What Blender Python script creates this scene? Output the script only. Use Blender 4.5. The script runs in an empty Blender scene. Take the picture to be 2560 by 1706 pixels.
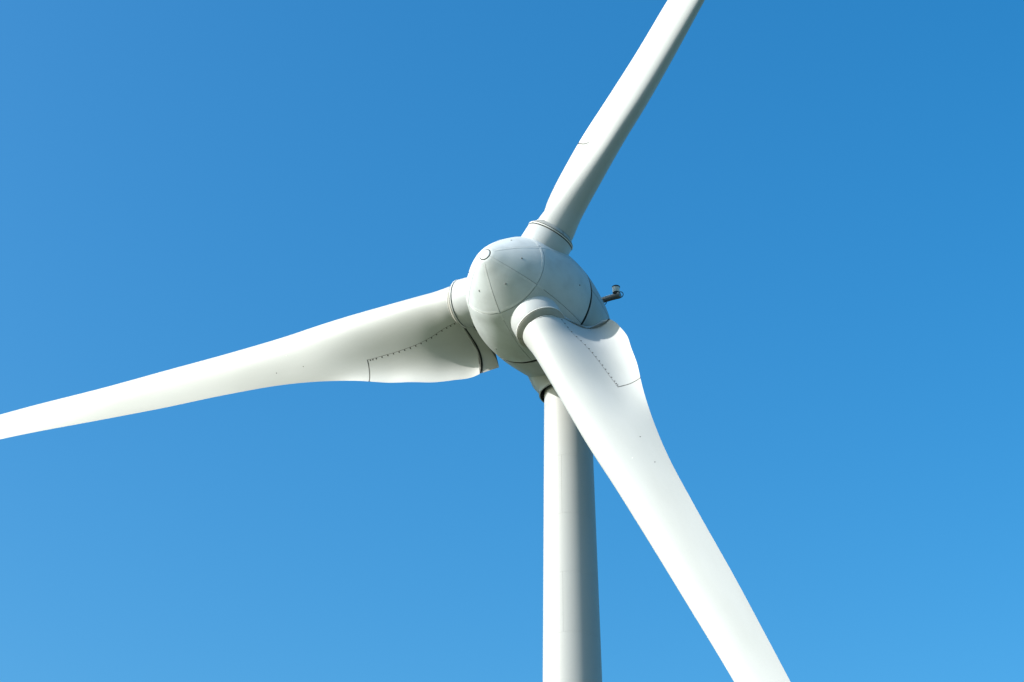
import bpy, math
import numpy as np

# ---------------------------------------------------------------- measured constants
POSE = {"e": 0.537425, "roll": -0.00128, "f": 5020.806394, "hx": 1295.849291, "hy": 724.62657, "psi": 0.53937, "tau": 0.096311, "th0": 2.147815, "cone": 0.014101, "Rr": 3.611068, "rr": 1.401935, "L": 3.568174, "rcap": 0.337976, "sA": 1.488857, "rA": 2.56574, "sB": -2.202292, "rB": 3.426881, "b": 5.422099, "r0": 1.300576, "k": 0.013929, "zc": -4.117469, "rc": 1.610459, "kx": 0.0, "order": -1}
BLADE_Q = [[5.1768, 0.7018, -1.1809, -0.022, 1.12, 0.2899, -0.7993], [5.3, 0.6499, -1.158, -0.0162, 1.1067, 0.2863, -0.7605], [5.1512, 0.5692, -1.0771, 0.0227, 0.9687, 0.3368, -0.6421], [5.038, 0.4934, -1.0619, 0.0639, 0.9048, 0.4089, -0.5351], [4.7847, 0.4409, -1.051, 0.0954, 0.8651, 0.4869, -0.4628], [4.5172, 0.3976, -1.0353, 0.1185, 0.8207, 0.5659, -0.3753], [4.0858, 0.3343, -1.0182, 0.129, 0.7936, 0.7001, -0.2326], [3.613, 0.2613, -0.9806, 0.0746, 0.7693, 0.847, -0.0094], [3.1099, 0.1825, -0.8535, 0.0302, 0.681, 0.9476, 0.0037], [2.8045, 0.1244, -0.741, 0.0745, 0.5491, 0.9964, 0.0005], [2.5526, 0.1363, -0.6421, 0.1713, 0.3982, 1.0029, -0.0], [2.2458, 0.1235, -0.5671, 0.2171, 0.2886, 1.0014, -0.0], [2.0374, 0.0558, -0.6422, 0.2102, 0.2098, 1.0001, -0.0], [1.8716, -0.0065, -0.6451, 0.1788, 0.1624, 0.9999, 0.0]]
BOLT_PTS = [[10.029, -1.829, -0.551], [9.866, -1.82, -0.558], [9.64, -1.802, -0.565], [9.26, -1.775, -0.584], [8.874, -1.754, -0.598], [8.492, -1.732, -0.606], [8.108, -1.71, -0.605], [7.729, -1.682, -0.597], [7.341, -1.648, -0.588], [6.959, -1.611, -0.563], [6.583, -1.565, -0.531], [6.208, -1.508, -0.483], [5.828, -1.442, -0.431], [5.455, -1.367, -0.34], [5.035, -1.285, -0.225], [4.662, -1.235, -0.131], [4.354, -1.205, -0.077], [4.055, -1.21, -0.003]]

HUB = np.array([0.0, 0.0, 61.3754529705036])

# ---------------------------------------------------------------- camera
scene = bpy.context.scene
col = scene.collection
from mathutils import Matrix, Vector

def frame():
    ps, ta = POSE['psi'], POSE['tau']
    nh = np.array([-math.sin(ps), -math.cos(ps), 0.0])
    n = nh * math.cos(ta) + np.array([0, 0, math.sin(ta)])
    h = np.cross(n, [0, 0, 1.0]); h /= np.linalg.norm(h)
    v = np.cross(h, n)
    return n, h, v, nh
AXN, AXH, AXV, NH = frame()

cam_data = bpy.data.cameras.new("camera")
cam = bpy.data.objects.new("camera", cam_data)
col.objects.link(cam)
e, ro, f = POSE['e'], POSE['roll'], POSE['f']
F = np.array([0, math.cos(e), math.sin(e)]); U = np.array([0, -math.sin(e), math.cos(e)]); R = np.array([1.0, 0, 0])
R2 = R * math.cos(ro) + U * math.sin(ro); U2 = U * math.cos(ro) - R * math.sin(ro)
look = F + R2 * (POSE['hx'] - 1280) / f - U2 * (POSE['hy'] - 853) / f
look /= np.linalg.norm(look)
cam_pos = HUB - look * 112.0
m = Matrix.Identity(4)
for i in range(3):
    m[i][0], m[i][1], m[i][2], m[i][3] = R2[i], U2[i], -F[i], cam_pos[i]
cam.matrix_world = m
cam_data.sensor_width = 36.0
cam_data.lens = f / 2560 * 36.0
cam_data.clip_start = 0.5
cam_data.clip_end = 9000.0
scene.camera = cam

# ---------------------------------------------------------------- world, sun, exposure
SUN_EL = math.radians(30.5)
SUN_AZ = math.radians(250.0)        # clockwise from +Y
world = bpy.data.worlds.new("World"); scene.world = world
world.use_nodes = True
nt = world.node_tree; nt.nodes.clear()
out = nt.nodes.new('ShaderNodeOutputWorld'); bg = nt.nodes.new('ShaderNodeBackground')
sky = nt.nodes.new('ShaderNodeTexSky'); sky.sky_type = 'NISHITA'; sky.sun_disc = False
sky.sun_elevation = SUN_EL; sky.sun_rotation = SUN_AZ
sky.altitude = 0; sky.air_density = 1.25; sky.dust_density = 3.5; sky.ozone_density = 5.0
hs = nt.nodes.new('ShaderNodeHueSaturation'); hs.inputs['Saturation'].default_value = 1.35; hs.inputs['Hue'].default_value = 0.497
nt.links.new(sky.outputs[0], hs.inputs['Color']); tint = nt.nodes.new('ShaderNodeVectorMath'); tint.operation = 'MULTIPLY'; tint.inputs[1].default_value = (0.92, 1.07, 1.01)
nt.links.new(hs.outputs[0], tint.inputs[0]); nt.links.new(tint.outputs[0], bg.inputs[0]); nt.links.new(bg.outputs[0], out.inputs[0])
bg.inputs[1].default_value = 0.15

sun_data = bpy.data.lights.new("sun", 'SUN'); sun_data.energy = 4.2; sun_data.angle = math.radians(0.53)
sun_data.color = (1.0, 0.965, 0.92)
sun = bpy.data.objects.new("sun", sun_data); col.objects.link(sun)
sv = Vector((math.sin(SUN_AZ) * math.cos(SUN_EL), math.cos(SUN_AZ) * math.cos(SUN_EL), math.sin(SUN_EL)))
sun.location = Vector(HUB) + sv * 200
sun.rotation_euler = sv.to_track_quat('Z', 'Y').to_euler()

scene.view_settings.view_transform = 'Standard'; scene.view_settings.look = 'None'
scene.view_settings.exposure = 0.65; scene.view_settings.gamma = 1.0
scene.view_settings.use_curve_mapping = False
scene.render.resolution_x = 1024; scene.render.resolution_y = 682
scene.render.engine = 'CYCLES'

# ---------------------------------------------------------------- materials
def paint(name, base, dirt=(0.6, 0.6, 0.55), amount=0.12, rough=0.42, scale=0.5, stretch=(1, 1, 1), fine=0.03, bump=0.0, coat=0.0):
    mt = bpy.data.materials.new(name); mt.use_nodes = True
    t = mt.node_tree; b = t.nodes['Principled BSDF']; b.inputs['Specular IOR Level'].default_value = 0.22
    tc = t.nodes.new('ShaderNodeTexCoord'); mp = t.nodes.new('ShaderNodeMapping'); mp.inputs['Scale'].default_value = stretch
    t.links.new(tc.outputs['Object'], mp.inputs[0])
    n1 = t.nodes.new('ShaderNodeTexNoise'); n1.inputs['Scale'].default_value = scale; n1.inputs['Detail'].default_value = 5; n1.inputs['Roughness'].default_value = 0.55
    t.links.new(mp.outputs[0], n1.inputs['Vector'])
    cr = t.nodes.new('ShaderNodeMapRange'); cr.inputs[1].default_value = 0.42; cr.inputs[2].default_value = 0.72
    cr.inputs[3].default_value = 0.0; cr.inputs[4].default_value = amount
    t.links.new(n1.outputs[0], cr.inputs[0])
    n2 = t.nodes.new('ShaderNodeTexNoise'); n2.inputs['Scale'].default_value = 14; n2.inputs['Detail'].default_value = 3
    t.links.new(tc.outputs['Object'], n2.inputs['Vector'])
    mx = t.nodes.new('ShaderNodeMix'); mx.data_type = 'RGBA'
    mx.inputs[6].default_value = (*base, 1); mx.inputs[7].default_value = (*dirt, 1)
    t.links.new(cr.outputs[0], mx.inputs[0])
    m2 = t.nodes.new('ShaderNodeMapRange'); m2.inputs[3].default_value = 1 - fine; m2.inputs[4].default_value = 1 + fine
    t.links.new(n2.outputs[0], m2.inputs[0])
    mul = t.nodes.new('ShaderNodeVectorMath'); mul.operation = 'SCALE'
    t.links.new(mx.outputs[2], mul.inputs[0]); t.links.new(m2.outputs[0], mul.inputs['Scale'])
    t.links.new(mul.outputs[0], b.inputs['Base Color'])
    rr = t.nodes.new('ShaderNodeMapRange'); rr.inputs[3].default_value = rough - 0.05; rr.inputs[4].default_value = rough + 0.12
    t.links.new(n1.outputs[0], rr.inputs[0]); t.links.new(rr.outputs[0], b.inputs['Roughness'])
    if bump:
        bp = t.nodes.new('ShaderNodeBump'); bp.inputs['Strength'].default_value = bump; bp.inputs['Distance'].default_value = 0.02
        n3 = t.nodes.new('ShaderNodeTexNoise'); n3.inputs['Scale'].default_value = 1.3; n3.inputs['Detail'].default_value = 2
        t.links.new(tc.outputs['Object'], n3.inputs['Vector'])
        t.links.new(n3.outputs[0], bp.inputs['Height']); t.links.new(bp.outputs[0], b.inputs['Normal'])
    return mt
M_blade = paint('blade_paint', (0.435, 0.44, 0.43), (0.37, 0.375, 0.355), 0.45, 0.40, 0.6, (0.25, 1, 1), bump=0.05)
M_spin = paint('spinner_paint', (0.50, 0.53, 0.54), (0.39, 0.41, 0.41), 0.6, 0.45, 1.1, bump=0.12)
M_nac = paint('nacelle_paint', (0.39, 0.415, 0.425), (0.32, 0.335, 0.335), 0.5, 0.45, 0.8, bump=0.08)
M_stub = paint('socket_paint', (0.45, 0.465, 0.47), (0.38, 0.385, 0.38), 0.3, 0.42, 0.8)
M_cone = paint('cover_paint', (0.36, 0.355, 0.325), (0.30, 0.28, 0.24), 0.7, 0.55, 1.6)
M_tower = paint('tower_paint', (0.40, 0.405, 0.40), (0.355, 0.355, 0.34), 0.4, 0.45, 0.35, (1, 1, 0.4))
M_strap = paint('laminate_strap_paint', (0.54, 0.565, 0.57), (0.44, 0.45, 0.45), 0.6, 0.5, 3.0)
M_black = paint('black_rubber', (0.018, 0.02, 0.022), (0.05, 0.05, 0.05), 0.5, 0.6, 2)
M_dark = paint('dark_joint', (0.07, 0.075, 0.075), (0.15, 0.15, 0.14), 0.6, 0.7, 3)
M_seam = paint('sealant_grey', (0.10, 0.095, 0.085), (0.20, 0.185, 0.16), 0.8, 0.7, 2)
M_plug = paint('plug_grey', (0.20, 0.205, 0.20), (0.12, 0.12, 0.11), 0.5, 0.6, 8)
M_bolt = paint('bolt_dark', (0.03, 0.03, 0.028), (0.10, 0.07, 0.05), 0.6, 0.6, 9)
M_lip = paint('lip_white', (0.66, 0.66, 0.64), (0.46, 0.45, 0.40), 0.4, 0.45, 2)
M_steel = paint('galvanised_steel', (0.20, 0.19, 0.175), (0.10, 0.09, 0.08), 0.8, 0.35, 6)
M_steel.node_tree.nodes['Principled BSDF'].inputs['Metallic'].default_value = 0.4
M_grass = paint('field_grass', (0.06, 0.085, 0.04), (0.09, 0.09, 0.05), 0.8, 0.9, 0.02, fine=0.15)

# ---------------------------------------------------------------- mesh helpers
def mesh_obj(name, verts, faces, mat, parent=None, smooth=True, local=None):
    me = bpy.data.meshes.new(name)
    me.from_pydata([tuple(map(float, v)) for v in verts], [], faces)
    me.validate(); me.update()
    if smooth:
        me.polygons.foreach_set('use_smooth', [True] * len(me.polygons))
    me.materials.append(mat)
    o = bpy.data.objects.new(name, me); col.objects.link(o)
    if parent is not None: o.parent = parent
    if local is not None: o.matrix_local = local
    return o

class MB:
    def __init__(s): s.v = []; s.f = []
    def grid(s, P, close_u=False, close_v=False, flip=False):
        """P: (nu, nv, 3)"""
        P = np.asarray(P, float); nu, nv = P.shape[:2]; b = len(s.v)
        s.v += [tuple(p) for p in P.reshape(-1, 3)]
        for i in range(nu if close_u else nu - 1):
            for j in range(nv if close_v else nv - 1):
                a = b + i * nv + j; c = b + ((i + 1) % nu) * nv + j
                d = b + ((i + 1) % nu) * nv + (j + 1) % nv; e_ = b + i * nv + (j + 1) % nv
                s.f.append((a, e_, d, c) if flip else (a, c, d, e_))
        return s
    def fan(s, loop, centre, flip=False):
        b = len(s.v); s.v += [tuple(p) for p in loop] + [tuple(centre)]; n = len(loop)
        for i in range(n):
            t = (b + i, b + (i + 1) % n, b + n)
            s.f.append(t[::-1] if flip else t)
        return s
    def build(s, name, mat, parent=None, smooth=True, recalc=True, local=None):
        o = mesh_obj(name, s.v, s.f, mat, parent, smooth, local)
        if recalc:
            import bmesh
            bm = bmesh.new(); bm.from_mesh(o.data)
            bmesh.ops.remove_doubles(bm, verts=bm.verts, dist=1e-5)
            bmesh.ops.recalc_face_normals(bm, faces=bm.faces)
            if smooth:
                for ed in bm.edges:
                    if len(ed.link_faces) == 2 and ed.calc_face_angle(0) > math.radians(38): ed.smooth = False
            bm.to_mesh(o.data); bm.free()
        return o

def lathe_pts(prof, frame_, a0=0, a1=2 * math.pi, n=96):
    """prof: list of (axial, radius); frame_: (origin, axis, e1, e2)"""
    O, A, E1, E2 = frame_
    full = abs(a1 - a0 - 2 * math.pi) < 1e-6
    th = np.linspace(a0, a1, n + 1)[: n if full else n + 1]
    prof = np.array(prof)
    P = O + prof[:, 0][:, None, None] * A + prof[:, 1][:, None, None] * (np.cos(th)[None, :, None] * E1 + np.sin(th)[None, :, None] * E2)
    return P, full

def lathe(name, prof, frame_, mat, parent=None, n=96, local=None):
    P, full = lathe_pts(prof, frame_, n=n)
    return MB().grid(P, close_v=full).build(name, mat, parent, local=local)

def tube_pts(path, r, n=12):
    path = np.array(path, float); T = np.gradient(path, axis=0); T /= np.linalg.norm(T, axis=1)[:, None]
    out_ = []; up = np.array([0.13, 0.37, 0.92])
    for p, t in zip(path, T):
        a = np.cross(up, t); a /= np.linalg.norm(a); b_ = np.cross(t, a); up = b_
        out_.append([p + r * (math.cos(x) * a + math.sin(x) * b_) for x in np.linspace(0, 2 * math.pi, n + 1)[:-1]])
    return np.array(out_)
def tube(name, path, r, mat, parent=None, n=12):
    P = tube_pts(path, r, n); mb = MB().grid(P, close_v=True); mb.fan(P[0], P[0].mean(0)); mb.fan(P[-1], P[-1].mean(0))
    return mb.build(name, mat, parent)

def cub(x, y, xn):
    x = np.asarray(x, float); y = np.asarray(y, float); m_ = np.gradient(y, x, axis=0)
    i = np.clip(np.searchsorted(x, xn, side='right') - 1, 0, len(x) - 2); h = x[i + 1] - x[i]; t = (xn - x[i]) / h
    if y.ndim > 1: h = h[:, None]; t = t[:, None]
    return (2*t**3-3*t**2+1)*y[i] + (t**3-2*t**2+t)*h*m_[i] + (3*t*t-2*t**3)*y[i+1] + (t**3-t*t)*h*m_[i+1]

# ---------------------------------------------------------------- ground
gp = MB()
rings = [0.01, 30, 80, 200, 600, 1500, 4000]
th = np.linspace(0, 2 * math.pi, 65)[:-1]
gp.grid(np.array([[(r * math.cos(a), r * math.sin(a), 0.0) for a in th] for r in rings]), close_v=True)
ground = gp.build('ground', M_grass, smooth=False)
ground['kind'] = 'structure'

# ---------------------------------------------------------------- the turbine
tower_xy = -NH * POSE['b']
turbine = bpy.data.objects.new('wind_turbine', None); col.objects.link(turbine)
turbine.location = (tower_xy[0], tower_xy[1], 0.0)
turbine['label'] = 'white wind turbine with three blades, grey egg-shaped hub and round tower against blue sky'
turbine['category'] = 'wind turbine'
bpy.context.view_layer.update()
INV = Matrix.Translation((-tower_xy[0], -tower_xy[1], 0.0))

def child(o, label=None):
    """world-space mesh -> part of the turbine"""
    o.parent = turbine; o.matrix_parent_inverse = INV
    if label: o['label'] = label
    return o

# --- tower: welded steel cans
X0, Y0 = tower_xy[0], tower_xy[1]
TF = (np.array([X0, Y0, 0.0]), np.array([0, 0, 1.0]), np.array([1.0, 0, 0]), np.array([0, 1.0, 0]))
HZ = HUB[2]
def tr(z): return POSE['r0'] - POSE['k'] * (z - HZ + 3)
tower = child(lathe('tower', [(0.0, tr(0) - 0.03), (HZ - 33.2, tr(HZ - 33.2) - 0.03), (HZ - 3.6, tr(HZ - 3.6) - 0.03)], TF, M_dark))
zs = [-4.02, -5.05, -8.62, -12.19, -15.66, -19.10, -22.6, -26.1, -29.6, -33.1]
# the last one runs down to the ground in taller cans outside the picture
zz = [z + HZ for z in zs]
while zz[-1] > 6: zz.append(zz[-1] - 5.5)
zz.append(0.0)
for i in range(len(zz) - 1):
    zt, zb = zz[i] - 0.0025, zz[i + 1] + 0.0025
    seam_a = math.radians(-108.5) if i % 2 == 0 else math.radians(30.5)
    g = 0.003 / tr(zb)
    prof = [(zb, tr(zb) - 0.01)] + [(z_, tr(z_)) for z_ in np.linspace(zb, zt, 8)] + [(zt, tr(zt) - 0.01)]
    P, full = lathe_pts(prof, TF, seam_a + g, seam_a + 2 * math.pi - g, n=128)
    mb = MB().grid(P)
    o = mb.build('tower_section', M_tower, None)
    o.parent = tower

# --- yaw collar under the nacelle
def zp(L): return [(HZ + a, r) for a, r in L]
zc = POSE['zc']; rc = POSE['rc']
collar = child(lathe('yaw_collar', zp([(-2.6, 2.3), (-3.3, 2.02), (-3.6, 1.80), (-3.85, 1.63), (-4.02, 1.56), (-4.12, 1.56), (zc + .03, rc), (zc, rc + 0.01), (zc - 0.02, rc - 0.01), (zc - 0.02, rc - 0.06)]), TF, M_nac))
cs = lathe('collar_seal', zp([(zc - 0.018, rc - 0.06), (zc + 0.02, rc - 0.10), (zc + 0.30, 1.36), (zc + 0.32, 1.25)]), TF, M_black)
cs.parent = collar

# --- nacelle and spinner: surfaces about the rotor axis
NF = (HUB, AXN, AXH, AXV)
PK = np.array([3.57, 3.37, 3.0, 2.5, 2.0, 1.49, 0.8, 0, -0.8, -1.6, -2.2, -3.1, -4, -5, -6, -7.2, -8.4])
PR = np.array([0.342, 0.67, 1.13, 1.68, 2.14, 2.545, 2.87, 3.17, 3.36, 3.43, 3.43, 3.36, 3.22, 3.02, 2.68, 1.86, 0.74])
def prof_r(s): return cub(PK[::-1], PR[::-1], np.asarray(s, float))
TH0 = POSE['th0']
def blade_angle(k): return TH0 + k * 2 * math.pi / 3

def rev_patch(s0, s1, a0, a1, ns, na, off=0.0, depth=0.03):
    """curved shell panel with a turned-in rim"""
    s = np.linspace(s0, s1, ns); a = np.linspace(a0, a1, na)
    r = prof_r(s) + off
    O, A, E1, E2 = NF
    def pt(s_, r_, a_): return O + s_[:, None, None] * A + r_[:, None, None] * (np.cos(a_)[None, :, None] * E1 + np.sin(a_)[None, :, None] * E2)
    top = pt(s, r, a)
    mb = MB().grid(top)
    # rims
    low = pt(s, r - depth, a)
    mb.grid(np.stack([top[0], low[0]])); mb.grid(np.stack([top[-1], low[-1]]))
    mb.grid(np.stack([top[:, 0], low[:, 0]])); mb.grid(np.stack([top[:, -1], low[:, -1]]))
    return mb

S_CAP, S_A, S_B = POSE['L'], POSE['sA'], POSE['sB']
spin_prof = [(s, float(prof_r(s)) - 0.03) for s in np.linspace(3.505, S_B + 0.06, 60)]
spinner = child(lathe('spinner', [(3.505, 0.001)] + spin_prof + [(S_B + 0.06, 2.6)], NF, M_dark))
def sub(o, par):
    o.parent = par; return o
G_ = 0.013
cap_r = POSE['rcap']
cap = sub(lathe('nose_cap', [(3.615, 0.001), (3.61, 0.15), (3.60, 0.25), (3.585, 0.295), (3.565, 0.308), (3.51, 0.308)], NF, M_spin, n=48), spinner)
sub(lathe('cap_seal', [(3.50, 0.29), (3.556, 0.30), (3.550, 0.335), (3.546, 0.37), (3.50, 0.38)], NF, M_black, n=48), spinner)
for k in range(6):
    a0 = blade_angle(0) + math.pi / 6 + k * math.pi / 3; a1 = a0 + math.pi / 3
    ga = 0.012 / 1.8
    s_top = 3.547
    sub(rev_patch(S_A + G_, s_top, a0 + ga, a1 - ga, 26, 20).build('nose_panel', M_spin), spinner)
    ga = 0.012 / 3.2
    sub(rev_patch(S_B + 0.06, S_A - G_, a0 + ga, a1 - ga, 40, 22).build('side_panel', M_spin), spinner)
def strap(name, pts_s, pts_a, w, off=0.008, mat=None, par=None):
    """thin raised laminate strap following (s, angle) points"""
    s = np.asarray(pts_s, float); a = np.asarray(pts_a, float)
    r = prof_r(s)
    O, A, E1, E2 = NF
    def P(s_, a_, off_):
        r_ = prof_r(s_) + off_
        return O + s_[:, None] * A + r_[:, None] * (np.cos(a_)[:, None] * E1 + np.sin(a_)[:, None] * E2)
    X = P(s, a, 0); T = np.gradient(X, axis=0); T /= np.linalg.norm(T, axis=1)[:, None]
    Nn = np.cos(a)[:, None] * E1 + np.sin(a)[:, None] * E2 - np.gradient(PR[::-1], PK[::-1]).mean() * 0 * A
    dr = (prof_r(s + 0.01) - prof_r(s - 0.01)) / 0.02
    Nn = Nn - dr[:, None] * A; Nn /= np.linalg.norm(Nn, axis=1)[:, None]
    W_ = np.cross(T, Nn)
    rows = [X - W_ * w / 2 - Nn * 0.01, X - W_ * w / 2 + Nn * off, X + W_ * w / 2 + Nn * off, X + W_ * w / 2 - Nn * 0.01]
    return MB().grid(np.stack(rows, 1)).build(name, mat or M_strap, None)
for k in range(6):
    a0 = blade_angle(0) + math.pi / 6 + k * math.pi / 3
    for (sa, sb, sh) in ((S_CAP - 0.12, S_A + 0.0, 0.075),):
        ss = np.linspace(sa, sb, 24); aa = a0 + sh / prof_r(ss)
        sub(strap('laminate_strap', ss, aa, 0.13, par=spinner), spinner)
    ss = np.linspace(S_A - 0.02, S_A - 0.42, 6)
    sub(strap('laminate_strap', ss, a0 + 0.0 * ss, 0.13), spinner)
    aa = np.linspace(a0 + 0.03, a0 + math.pi / 3 - 0.03, 24)
    sub(strap('laminate_strap', np.full(24, S_A + 0.075), aa, 0.11), spinner)
# small lifting-eye sockets in the panels
def stud(name, s, a_deg, r, mat, par, frame_=NF):
    a = math.radians(a_deg); rr = float(prof_r(s)); dr = float(prof_r(s + .01) - prof_r(s - .01)) / .02
    Nn = math.cos(a) * AXH + math.sin(a) * AXV - dr * AXN; Nn /= np.linalg.norm(Nn)
    O = HUB + s * AXN + rr * (math.cos(a) * AXH + math.sin(a) * AXV)
    e1 = np.cross(Nn, AXN); e1 /= np.linalg.norm(e1); e2 = np.cross(Nn, e1)
    return lathe(name, [(0.035, 0.001), (0.033, r * .35), (0.022, r * .45), (0.02, r * .8), (0.0, r), (-0.01, r)], (O, Nn, e1, e2), mat, None, n=16)
for k in range(6):
    sub(stud('lifting_plug', 2.48, math.degrees(blade_angle(0)) + 60 * k + 0.6, 0.055, M_plug, spinner), spinner)
for k in range(3):
    sub(stud('lifting_plug', -0.98, math.degrees(blade_angle(0)) + 60 + 120 * k + 0.3, 0.05, M_plug, spinner), spinner)

# nacelle body: gap, then shell panels; the underside is drawn in towards the tower
S_END = float(PK[-1])
gap_prof = [(S_B + 0.10, 2.9), (S_B + 0.10, float(prof_r(S_B)) - 0.10), (S_B - 0.16, float(prof_r(S_B)) - 0.10), (S_B - 0.16, 2.9)]
nacelle = child(lathe('nacelle', [(S_B - 0.14, 2.4)] + [(s, float(prof_r(s)) - 0.035) for s in np.linspace(S_B - 0.14, S_END, 60)] + [(S_END - 0.12, 0.3), (S_END - 0.15, 0.001)], NF, M_dark))
gapo = sub(lathe('joint_ring', gap_prof, NF, M_black), nacelle)
NM = 8
NSEAM = math.radians(174.5)
for k in range(NM):
    a0 = NSEAM + k * 2 * math.pi / NM; a1 = a0 + 2 * math.pi / NM
    ga = 0.02 / 3
    sub(rev_patch(S_END, S_B - 0.115, a0 + ga, a1 - ga, 70, 18).build('nacelle_panel', M_nac), nacelle)

# --- blades -------------------------------------------------------------
RS = np.array([3.4, 4.1, 5.2, 6.3, 7.5, 9, 10.7, 13, 16, 20, 25, 30, 36, 41, 46, 48.5])
Q = np.array(BLADE_Q)
RS0 = np.array([3.4, 4.1, 5.2, 6.3, 7.5, 9, 10.7, 13, 16, 20, 25, 30, 36, 41.])
def sec0(r): return cub(RS0, Q, np.array([r]))[0]
Q46 = Q[13].copy(); Q46[0] = 1.45; Q46[2] = -0.65; Q46[4] = 0.14
Q48 = Q46.copy(); Q48[0] = 0.5; Q48[2] = -0.28; Q48[4] = 0.03
QQ = np.vstack([Q, Q46, Q48])
def GT(s):
    a = np.clip(s / .35, 0, 1); a = a * a * (3 - 2 * a); return a * (1 - s) ** 2
def Wf(r):
    t = np.clip((r - 5) / 10, 0, 1); return t * t * (3 - 2 * t)
def outline(r, PH):
    """r (n,), PH (n,m) -> local (n,m,3) = (r, t, a); PH 0 = trailing edge, 0..pi pressure side"""
    S = cub(RS, QQ, r)
    cc, be, xl, yl, b, hl, cm = [S[:, i:i + 1] for i in range(7)]
    W = Wf(r)[:, None]
    xc = (1 + np.cos(PH)) / 2
    sn = np.sin(PH); side = np.where(np.abs(sn) < 1e-6, 0, np.sign(sn))
    x = xc * cc
    ae = b * (1 - W) + 0.32 * cc * W
    ell = b * np.sqrt(np.clip(1 - ((x - ae) / ae) ** 2, 0, None)); ell = np.where(x > 2 * ae, 0, ell)
    s = np.clip((x - ae) / (cc - ae), 0, 1)
    tail = b * (2 * s**3 - 3 * s**2 + 1) - hl * b * (s**3 - s**2) * 1.5 + .012 * (1 - s**8)
    hh = np.where(x < ae, ell + .012, tail)
    w2 = np.clip((r[:, None] - 4.3) / 6.0, 0, 1); w2 = w2 * w2 * (3 - 2 * w2) * .3
    rp = np.clip((s - .12) / .4, 0, 1); rp = rp * rp * (3 - 2 * rp)
    camb = cm * 6.75 * s * s * (1 - s) * np.where(side < 0, rp, 1.0)
    Y = yl + side * hh * np.where(side > 0, 1 - w2, 1 + 0.4 * w2) + camb; X = xl + x
    tx = -np.cos(be) * X - np.sin(be) * Y; ta = -np.sin(be) * X + np.cos(be) * Y
    return np.stack([np.broadcast_to(r[:, None], tx.shape), tx, ta], -1)
def loc(P):      # (r,t,a) -> right-handed blade-local (r, t, -a)
    return np.asarray(P) * np.array([1, 1, -1])

R_IN, R_FLAP, R_ROOT, R_TIP = 3.685, 10.2, 3.935, 48.5
BP = np.array(BOLT_PTS)[::-1]                       # increasing r
BP = np.vstack([[3.70, -1.20, 0.10], BP])
bolt_t = lambda r: np.interp(r, BP[:, 0], BP[:, 1])
def phi_of(r):
    """phi on the pressure side where the bolt row lies"""
    ph = np.linspace(0.02, math.pi - 0.3, 400)
    G = outline(np.array([r]), ph[None])[0]
    bp = np.array([np.interp(r, BP[:, 0], BP[:, i]) for i in (1, 2)])
    return ph[((G[:, 1:] - bp) ** 2).sum(1).argmin()]
rs_ = np.linspace(R_IN, R_FLAP + 0.1, 40)
phs_ = np.array([phi_of(r) for r in rs_])
phs_ = np.convolve(np.pad(phs_, 2, mode='edge'), [.1, .2, .4, .2, .1], 'valid')
# metres of surface per radian, to turn gaps in metres into angles
def phi_b(r): return np.interp(r, rs_, phs_)
def dphi(r, ph, dist):
    A_ = outline(r, ph[:, None])[:, 0]; B_ = outline(r, (ph + 0.02)[:, None])[:, 0]
    return dist / (np.linalg.norm(B_ - A_, axis=1) / 0.02)
NB_, NF_ = 64, 26
def col_main(r, shift=0.022):
    pb = phi_b(r); pb = pb + dphi(r, pb, shift)
    u = np.linspace(0, 1, NB_ + 1)
    return pb[:, None] + (2 * math.pi - 2 * pb)[:, None] * u[None]
def col_flap(r, shift=0.002):
    pb = phi_b(r); pb = pb + dphi(r, pb, shift)
    u = np.linspace(-1, 1, 2 * NF_ + 1)
    return pb[:, None] * u[None]
rm = np.concatenate([np.linspace(R_ROOT, 6, 26), np.linspace(6.12, R_FLAP + 0.03, 36)])
ro_ = np.concatenate([np.linspace(R_FLAP + 0.03, 16, 40), np.linspace(16.4, 44, 70), np.linspace(44.4, R_TIP, 14)])
mb = MB()
mb.grid(loc(outline(rm, col_main(rm))))
allc = np.concatenate([col_main(ro_), (col_flap(ro_, 0.022) + 2 * math.pi)[:, 1:NF_ + 1] - 0.0], 1)
# full ring outboard: main columns then round the trailing edge
fl = col_flap(ro_, 0.022)
ring = np.concatenate([col_main(ro_)[:, :-1], (fl + 2 * math.pi)[:, :-1]], 1)
Pout = loc(outline(ro_, ring))
mb.grid(Pout, close_v=True)
mb.fan(Pout[-1], Pout[-1].mean(0))
# outboard end wall of the flap recess
w = loc(outline(ro_[:1], fl[:1]))[0]
mb.fan(w, w.mean(0))
# inner skin closing the notch so that nothing is hollow behind the flap joint
blade_mesh_obj = mb.build('blade', M_blade, None)
root_core = MB()
ths = np.linspace(0, 2 * math.pi, 65)[:-1]
core_r = np.linspace(3.6, 4.03, 4)
def core_loop(r, kf):
    S = cub(RS, QQ, np.array([r]))[0]; rad = S[4] * kf
    c_ = S[2] + S[4]
    cx = -math.cos(S[1]) * c_ - math.sin(S[1]) * S[3]; cy = -math.sin(S[1]) * c_ + math.cos(S[1]) * S[3]
    return [(r, cx + rad * math.cos(a), -(cy + rad * math.sin(a))) for a in ths]
root_core.grid(np.array([core_loop(r, 0.93) for r in core_r]), close_v=True)

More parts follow.
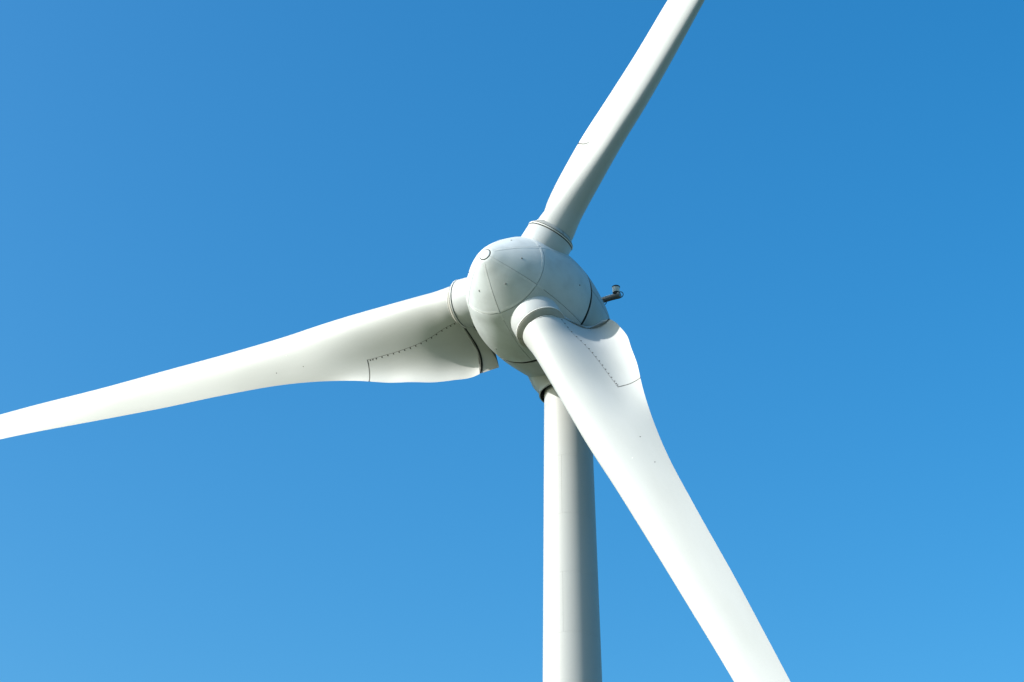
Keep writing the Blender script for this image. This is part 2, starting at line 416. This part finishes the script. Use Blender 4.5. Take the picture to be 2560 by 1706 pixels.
# normals for the recessed gaskets
def inset(r, PH, depth):
    P0 = outline(r, PH); A_ = outline(r, PH + 0.01); 
    dr = outline(r + 0.02, PH) - P0; du = A_ - P0
    N_ = np.cross(du, dr); N_ /= (np.linalg.norm(N_, axis=-1, keepdims=True) + 1e-12)
    cen = P0.mean(1, keepdims=True)
    return P0, N_
def strip(r, ph0, ph1, depth, n=3, sgn=1):
    u = np.linspace(0, 1, n)
    PH = ph0[:, None] + (ph1 - ph0)[:, None] * u[None]
    P0, N_ = inset(r, PH, depth)
    return P0 + sgn * N_ * depth
rg = np.linspace(R_IN, R_FLAP + 0.03, 70)
pb = phi_b(rg)
g1 = pb - dphi(rg, pb, 0.02); g2 = pb + dphi(rg, pb, 0.045)
test0, testN = inset(np.array([9.0]), np.array([[2.0]]), 0)
SG = 1 if testN[0, 0, 2] > 0 else -1     # pressure side outward normal must point upwind (+a)

# flap
rf = np.linspace(R_IN, R_FLAP - 0.035, 60)
fm = MB(); PF = loc(outline(rf, col_flap(rf)))
fm.grid(PF)
fm.fan(PF[0], PF[0].mean(0)); fm.fan(PF[-1], PF[-1].mean(0))
def thicken_rim(mb_, edge_pts, inward):
    mb_.grid(np.stack([edge_pts, inward]))
# fairing fixed to the hub: continues the flap inboard of the black joint
def fairing_sec(r, PH):
    P0 = outline(np.full(PH.shape[0], 3.64), PH)
    S = cub(RS, QQ, np.array([3.64]))[0]
    s = np.clip((1 + np.cos(PH)) / 2 * S[0] - 1.2, 0, None) / (S[0] - 1.2)
    s = s ** 2.2
    dr_ = (r - 3.64)
    out_ = P0.copy()
    out_[..., 0] = r
    out_[..., 1] = P0[..., 1] - 0.62 * dr_ * s
    out_[..., 2] = P0[..., 2] + 0.62 * dr_ * s
    return out_
def fair_grid(n=14, u0=0.0, r_out=3.59, phmax=1.0):
    pbv = float(phi_b(R_IN)) * phmax
    PHr = pbv * np.linspace(-1, 1, 2 * NF_ + 1)
    rows = []
    base = outline(np.array([3.64]), PHr[None])[0]
    tcoord = base[:, 1]
    tn = np.clip((tcoord + 1.2) / (-3.08 + 1.2), 0, 1)
    r_in = 3.17 - 0.38 * tn
    for q in np.linspace(0, 1, n):
        r_ = r_out + (r_in - r_out) * q
        rows.append(fairing_sec(r_[None], PHr[None])[0])
    return np.array(rows)
FG = fair_grid()
ff = MB(); FGl = loc(FG); ff.grid(FGl)
jm = MB()
# black joint: flap section inset by 2.5 cm bridging the gap
def shrink(loop, d):
    c_ = loop.copy(); n_ = len(loop); t_ = np.gradient(loop, axis=0); t_ /= np.linalg.norm(t_, axis=1)[:, None] + 1e-9
    nn = np.stack([np.zeros(n_), t_[:, 2], -t_[:, 1]], 1)
    return c_ + nn * d
PHs = float(phi_b(R_IN)) * np.linspace(-1, 1, 2 * NF_ + 1)
sec = outline(np.array([3.64]), PHs[None])[0]
cand = shrink(sec, 0.012)
# inward = closer to the opposite skin
if np.linalg.norm(cand[8] - sec[-9]) > np.linalg.norm(sec[8] - sec[-9]): cand = shrink(sec, -0.012)
cand[NF_ - 2:NF_ + 3] = sec[NF_ - 2:NF_ + 3] + (sec[NF_ - 8] - sec[NF_]) / np.linalg.norm(sec[NF_ - 8] - sec[NF_]) * 0.02
a_ = cand.copy(); b_ = cand.copy(); a_[:, 0] = 3.57; b_[:, 0] = 3.69
jm.grid(np.stack([loc(a_), loc(b_)]))

def bolt_mesh():
    mb_ = MB(); n = 10
    prof = [(0.009, 0.001), (0.009, 0.030), (0.005, 0.042), (-0.02, 0.044)]
    P, _ = lathe_pts(prof, (np.zeros(3), np.array([0, 0, 1.0]), np.array([1.0, 0, 0]), np.array([0, 1.0, 0])), n=n)
    return mb_.grid(P, close_v=True)

# positions of bolts: along the row, 3.5 cm on the flap side of the joint
br = np.concatenate([[3.80], BP[1:, 0]])
pbr = phi_b(br); pbr = pbr - dphi(br, pbr, 0.045)
BPos, BN = inset(br, pbr[:, None], 0)
BPos = loc(BPos[:, 0]); BNr = loc(BN[:, 0]) * (1 if SG == 1 else -1)
def bolt_matrix(p, nrm):
    q_ = Vector(nrm).to_track_quat('Z', 'Y'); mm = q_.to_matrix().to_4x4(); mm.translation = Vector(p); return mm

flap_o = fm.build('root_flap', M_blade, None)
gk = MB()
gk.grid(loc(strip(rg, g1, g2, 0.012, 3, -SG)))
# mirrored joint on the suction side
gk.grid(loc(strip(rg, -g1, -g2, 0.012, 3, -SG)))
gasket_o = gk.build('bolt_row_joint', M_seam, None)
# end joint
ge = MB()
pe = np.linspace(-1, 1, 2 * NF_ + 1)
re_ = np.array([R_FLAP - 0.06, R_FLAP + 0.05])
PHe = phi_b(re_)[:, None] * pe[None]
E0 = outline(re_, PHe)
E1 = np.stack([shrink(E0[i], 0.012) for i in range(2)])
if np.linalg.norm(E1[0, 8] - E1[0, -9]) > np.linalg.norm(E0[0, 8] - E0[0, -9]): E1 = np.stack([shrink(E0[i], -0.012) for i in range(2)])
ge.grid(loc(E1)); end_o = ge.build('flap_end_joint', M_seam, None)
fair_o = ff.build('hub_fairing', M_blade, None)
rub_o = jm.build('fairing_seal', M_black, None)
core_o = root_core.build('root_shell', M_blade, None)
bm_o = bolt_mesh().build('bolt', M_bolt, None, smooth=False)

pin_pts = [(16.45, 2.17, 'p'), (14.5, 2.3, 'p')]
def surf_pt(r, t_target):
    ph = np.linspace(0.05, math.pi - 0.05, 500); G = outline(np.array([r]), ph[None])[0]
    i = np.abs(G[:, 1] - t_target).argmin()
    p0, n0 = inset(np.array([r]), ph[i:i + 1][None], 0)
    return loc(p0[0, 0]), loc(n0[0, 0]) * (1 if SG == 1 else -1)
pins = [surf_pt(16.4, -1.53), surf_pt(14.45, -1.56)]
pale = [surf_pt(15.6, -0.72), surf_pt(16.1, -0.13), surf_pt(31.5, 0.18)]

bl_names = []
stub_rr = 1.43
def stub_frame(k):
    th_ = blade_angle(k)
    d = AXH * math.cos(th_) + AXV * math.sin(th_); t = -AXH * math.sin(th_) + AXV * math.cos(th_)
    c = POSE['cone']
    return d * math.cos(c) + AXN * math.sin(c), t, AXN * math.cos(c) - d * math.sin(c)
blade_labels = ['blade pointing up to the right, seen edge-on with its shaded side right',
                'blade reaching down in front of the tower',
                'blade reaching out to the left']
order = [0, 1, 2]      # filled so that index 0=top, 1=bottom, 2=left
lab = {0: 0, POSE['order'] * -1 % 3: 1, POSE['order'] % 3: 2}
for k in range(3):
    d, t, a = stub_frame(k)
    mw = Matrix.Identity(4)
    for i in range(3):
        mw[i][0], mw[i][1], mw[i][2], mw[i][3] = d[i], t[i], -a[i], HUB[i]
    if k == 0: b = blade_mesh_obj
    else:
        b = blade_mesh_obj.copy(); col.objects.link(b)
    b.parent = turbine; b.matrix_parent_inverse = INV; b.matrix_basis = mw
    b['label'] = blade_labels[lab[k]]
    bl_names.append(b)
    for src in (flap_o, gasket_o, end_o, core_o):
        c = src if k == 0 else src.copy()
        if k: col.objects.link(c)
        c.parent = b
    for p, nr in zip(BPos, BNr):
        c = bm_o.copy(); col.objects.link(c); c.parent = b; c.matrix_basis = bolt_matrix(p, nr)
    for p, nr in pins:
        c = bm_o.copy(); c.name = 'drain_plug'; col.objects.link(c); c.parent = b; c.matrix_basis = bolt_matrix(p, nr) @ Matrix.Scale(0.75, 4)
    for p, nr in pale:
        c = bm_o.copy(); c.name = 'lightning_receptor'; c.data = lightning_mesh if 'lightning_mesh' in globals() else c.data
        col.objects.link(c); c.parent = b; c.matrix_basis = bolt_matrix(p, nr) @ Matrix.Scale(0.8, 4)
        if 'lightning_mesh' not in globals():
            lightning_mesh = c.data.copy(); lightning_mesh.materials.clear(); lightning_mesh.materials.append(M_lip); c.data = lightning_mesh
    # blade socket on the hub
    SF = (HUB - 0.018 * d, d, t * 0.983, a * 0.983)
    sock = child(lathe('blade_socket', [(1.2, stub_rr + 0.03), (2.6, stub_rr + 0.01), (3.53, stub_rr - 0.01), (3.545, stub_rr - 0.02), (3.545, stub_rr - 0.1)], SF, M_stub, n=128))
    core = lathe('flange_gap', [(3.50, stub_rr - 0.05), (3.74, stub_rr - 0.05), (3.86, 1.22), (4.0, 1.12), (4.05, 1.0)], SF, M_black, n=128); sub(core, sock)
    lip = lathe('flange_ring', [(3.605, 1.36), (3.605, 1.435), (3.61, 1.45), (3.655, 1.45), (3.665, 1.44), (3.665, 1.36)], SF, M_lip, n=128); sub(lip, sock)
    # conical cover in two halves with a joint
    for hlf in range(2):
        a0 = math.radians(200) + hlf * math.pi
        P, _ = lathe_pts([(3.71, 1.36), (3.71, 1.405), (3.715, 1.415), (3.725, 1.415), (3.96, 1.175), (3.965, 1.165), (3.95, 1.15)], SF, a0 + 0.004, a0 + math.pi - 0.004, n=64)
        c = MB().grid(P).build('cover_segment', M_cone, None); sub(c, sock)
        for sg_ in (0.035, 0.075):
            for rr_ in (3.76, 3.84, 3.92):
                ang = a0 + sg_; rad = 1.175 + (3.96 - rr_) + 0.004
                n_ = (math.cos(ang) * t + math.sin(ang) * a + d) ; n_ /= np.linalg.norm(n_)
                p_ = HUB + (rr_ - 0.018) * d + 0.983 * rad * (math.cos(ang) * t + math.sin(ang) * a)
                bb = bm_o.copy(); col.objects.link(bb); bb.parent = sock
                bb.matrix_basis = bolt_matrix(p_, n_) @ Matrix.Scale(0.45, 4)
    rs2 = lathe('root_seal', [(3.958, 1.08), (3.958, 1.163), (3.99, 1.163), (3.995, 1.10)], SF, M_black, n=128); sub(rs2, sock)
    band = lathe('root_band', [(3.995, 1.08), (3.995, 1.158), (4.025, 1.158), (4.03, 1.08)], SF, M_lip, n=128); sub(band, sock)
    for (src, par) in ((fair_o, sock), (rub_o, sock)):
        c = src if k == 0 else src.copy()
        if k: col.objects.link(c)
        c.parent = sock; c.matrix_basis = mw
bpy.data.objects.remove(bm_o)

# --- wind sensor on its boom behind the nacelle roof
def ax(s, hh_, vv_): return HUB + s * AXN + hh_ * AXH + vv_ * AXV
SM = -6.0
tip = ax(SM, -3.16, 2.56)
boom_dir = -AXH
root_ = tip - boom_dir * 3.2
def box_tube(p0, p1, w_, name, mat, n=8):
    path = np.linspace(p0, p1, 6)
    return tube(name, path, w_, mat, None, n)
boom = child(box_tube(root_, tip, 0.16, 'sensor_boom', M_steel, 24))
for off in ((0, 0, 0.0),):
    highlight = tube('boom_highlight', np.linspace(root_ + np.array([0.0, -0.09, 0.125]), tip + np.array([0, -0.09, 0.125]) - boom_dir * 0.1, 4), 0.045, M_lip); sub(highlight, boom)  # white tube added to paint the bright highlight along the boom's top edge
up = np.array([0, 0, 1.0])
sb = tip - boom_dir * 0.26
VF = (sb, up, np.array([1.0, 0, 0]), np.array([0, 1.0, 0]))
o = lathe('sensor_mount', [(0.10, 0.001), (0.10, 0.17), (0.20, 0.17), (0.22, 0.20), (0.24, 0.20)], VF, M_bolt, n=32); sub(o, boom)
o = lathe('sensor_body', [(0.24, 0.0), (0.24, 0.205), (0.27, 0.215), (0.56, 0.215), (0.58, 0.205)], VF, M_lip, n=48); sub(o, boom)
o = lathe('sensor_lid', [(0.58, 0.15), (0.58, 0.235), (0.63, 0.235), (0.66, 0.20), (0.67, 0.001)], VF, M_bolt, n=48); sub(o, boom)
# cable
bd = boom_dir
pts = []
c0_ = sb + up * 0.16
for s_, u_ in ((0.10, 0.16), (0.30, 0.14), (0.42, 0.02), (0.44, -0.12), (0.36, -0.22), (0.2, -0.26), (0.0, -0.245), (-0.25, -0.23), (-0.5, -0.22), (-0.72, -0.21), (-0.66, -0.29), (-0.74, -0.37), (-0.86, -0.38), (-1.0, -0.32), (-1.3, -0.22)):
    pts.append(sb + bd * s_ + up * u_ + np.array([0, -0.10, 0]))
pts = np.array(pts); tt = np.arange(len(pts)); pts = cub(tt, pts, np.linspace(0, len(pts) - 1, 90))
o = tube('sensor_cable', pts, 0.024, M_black, None, 8); sub(o, boom)
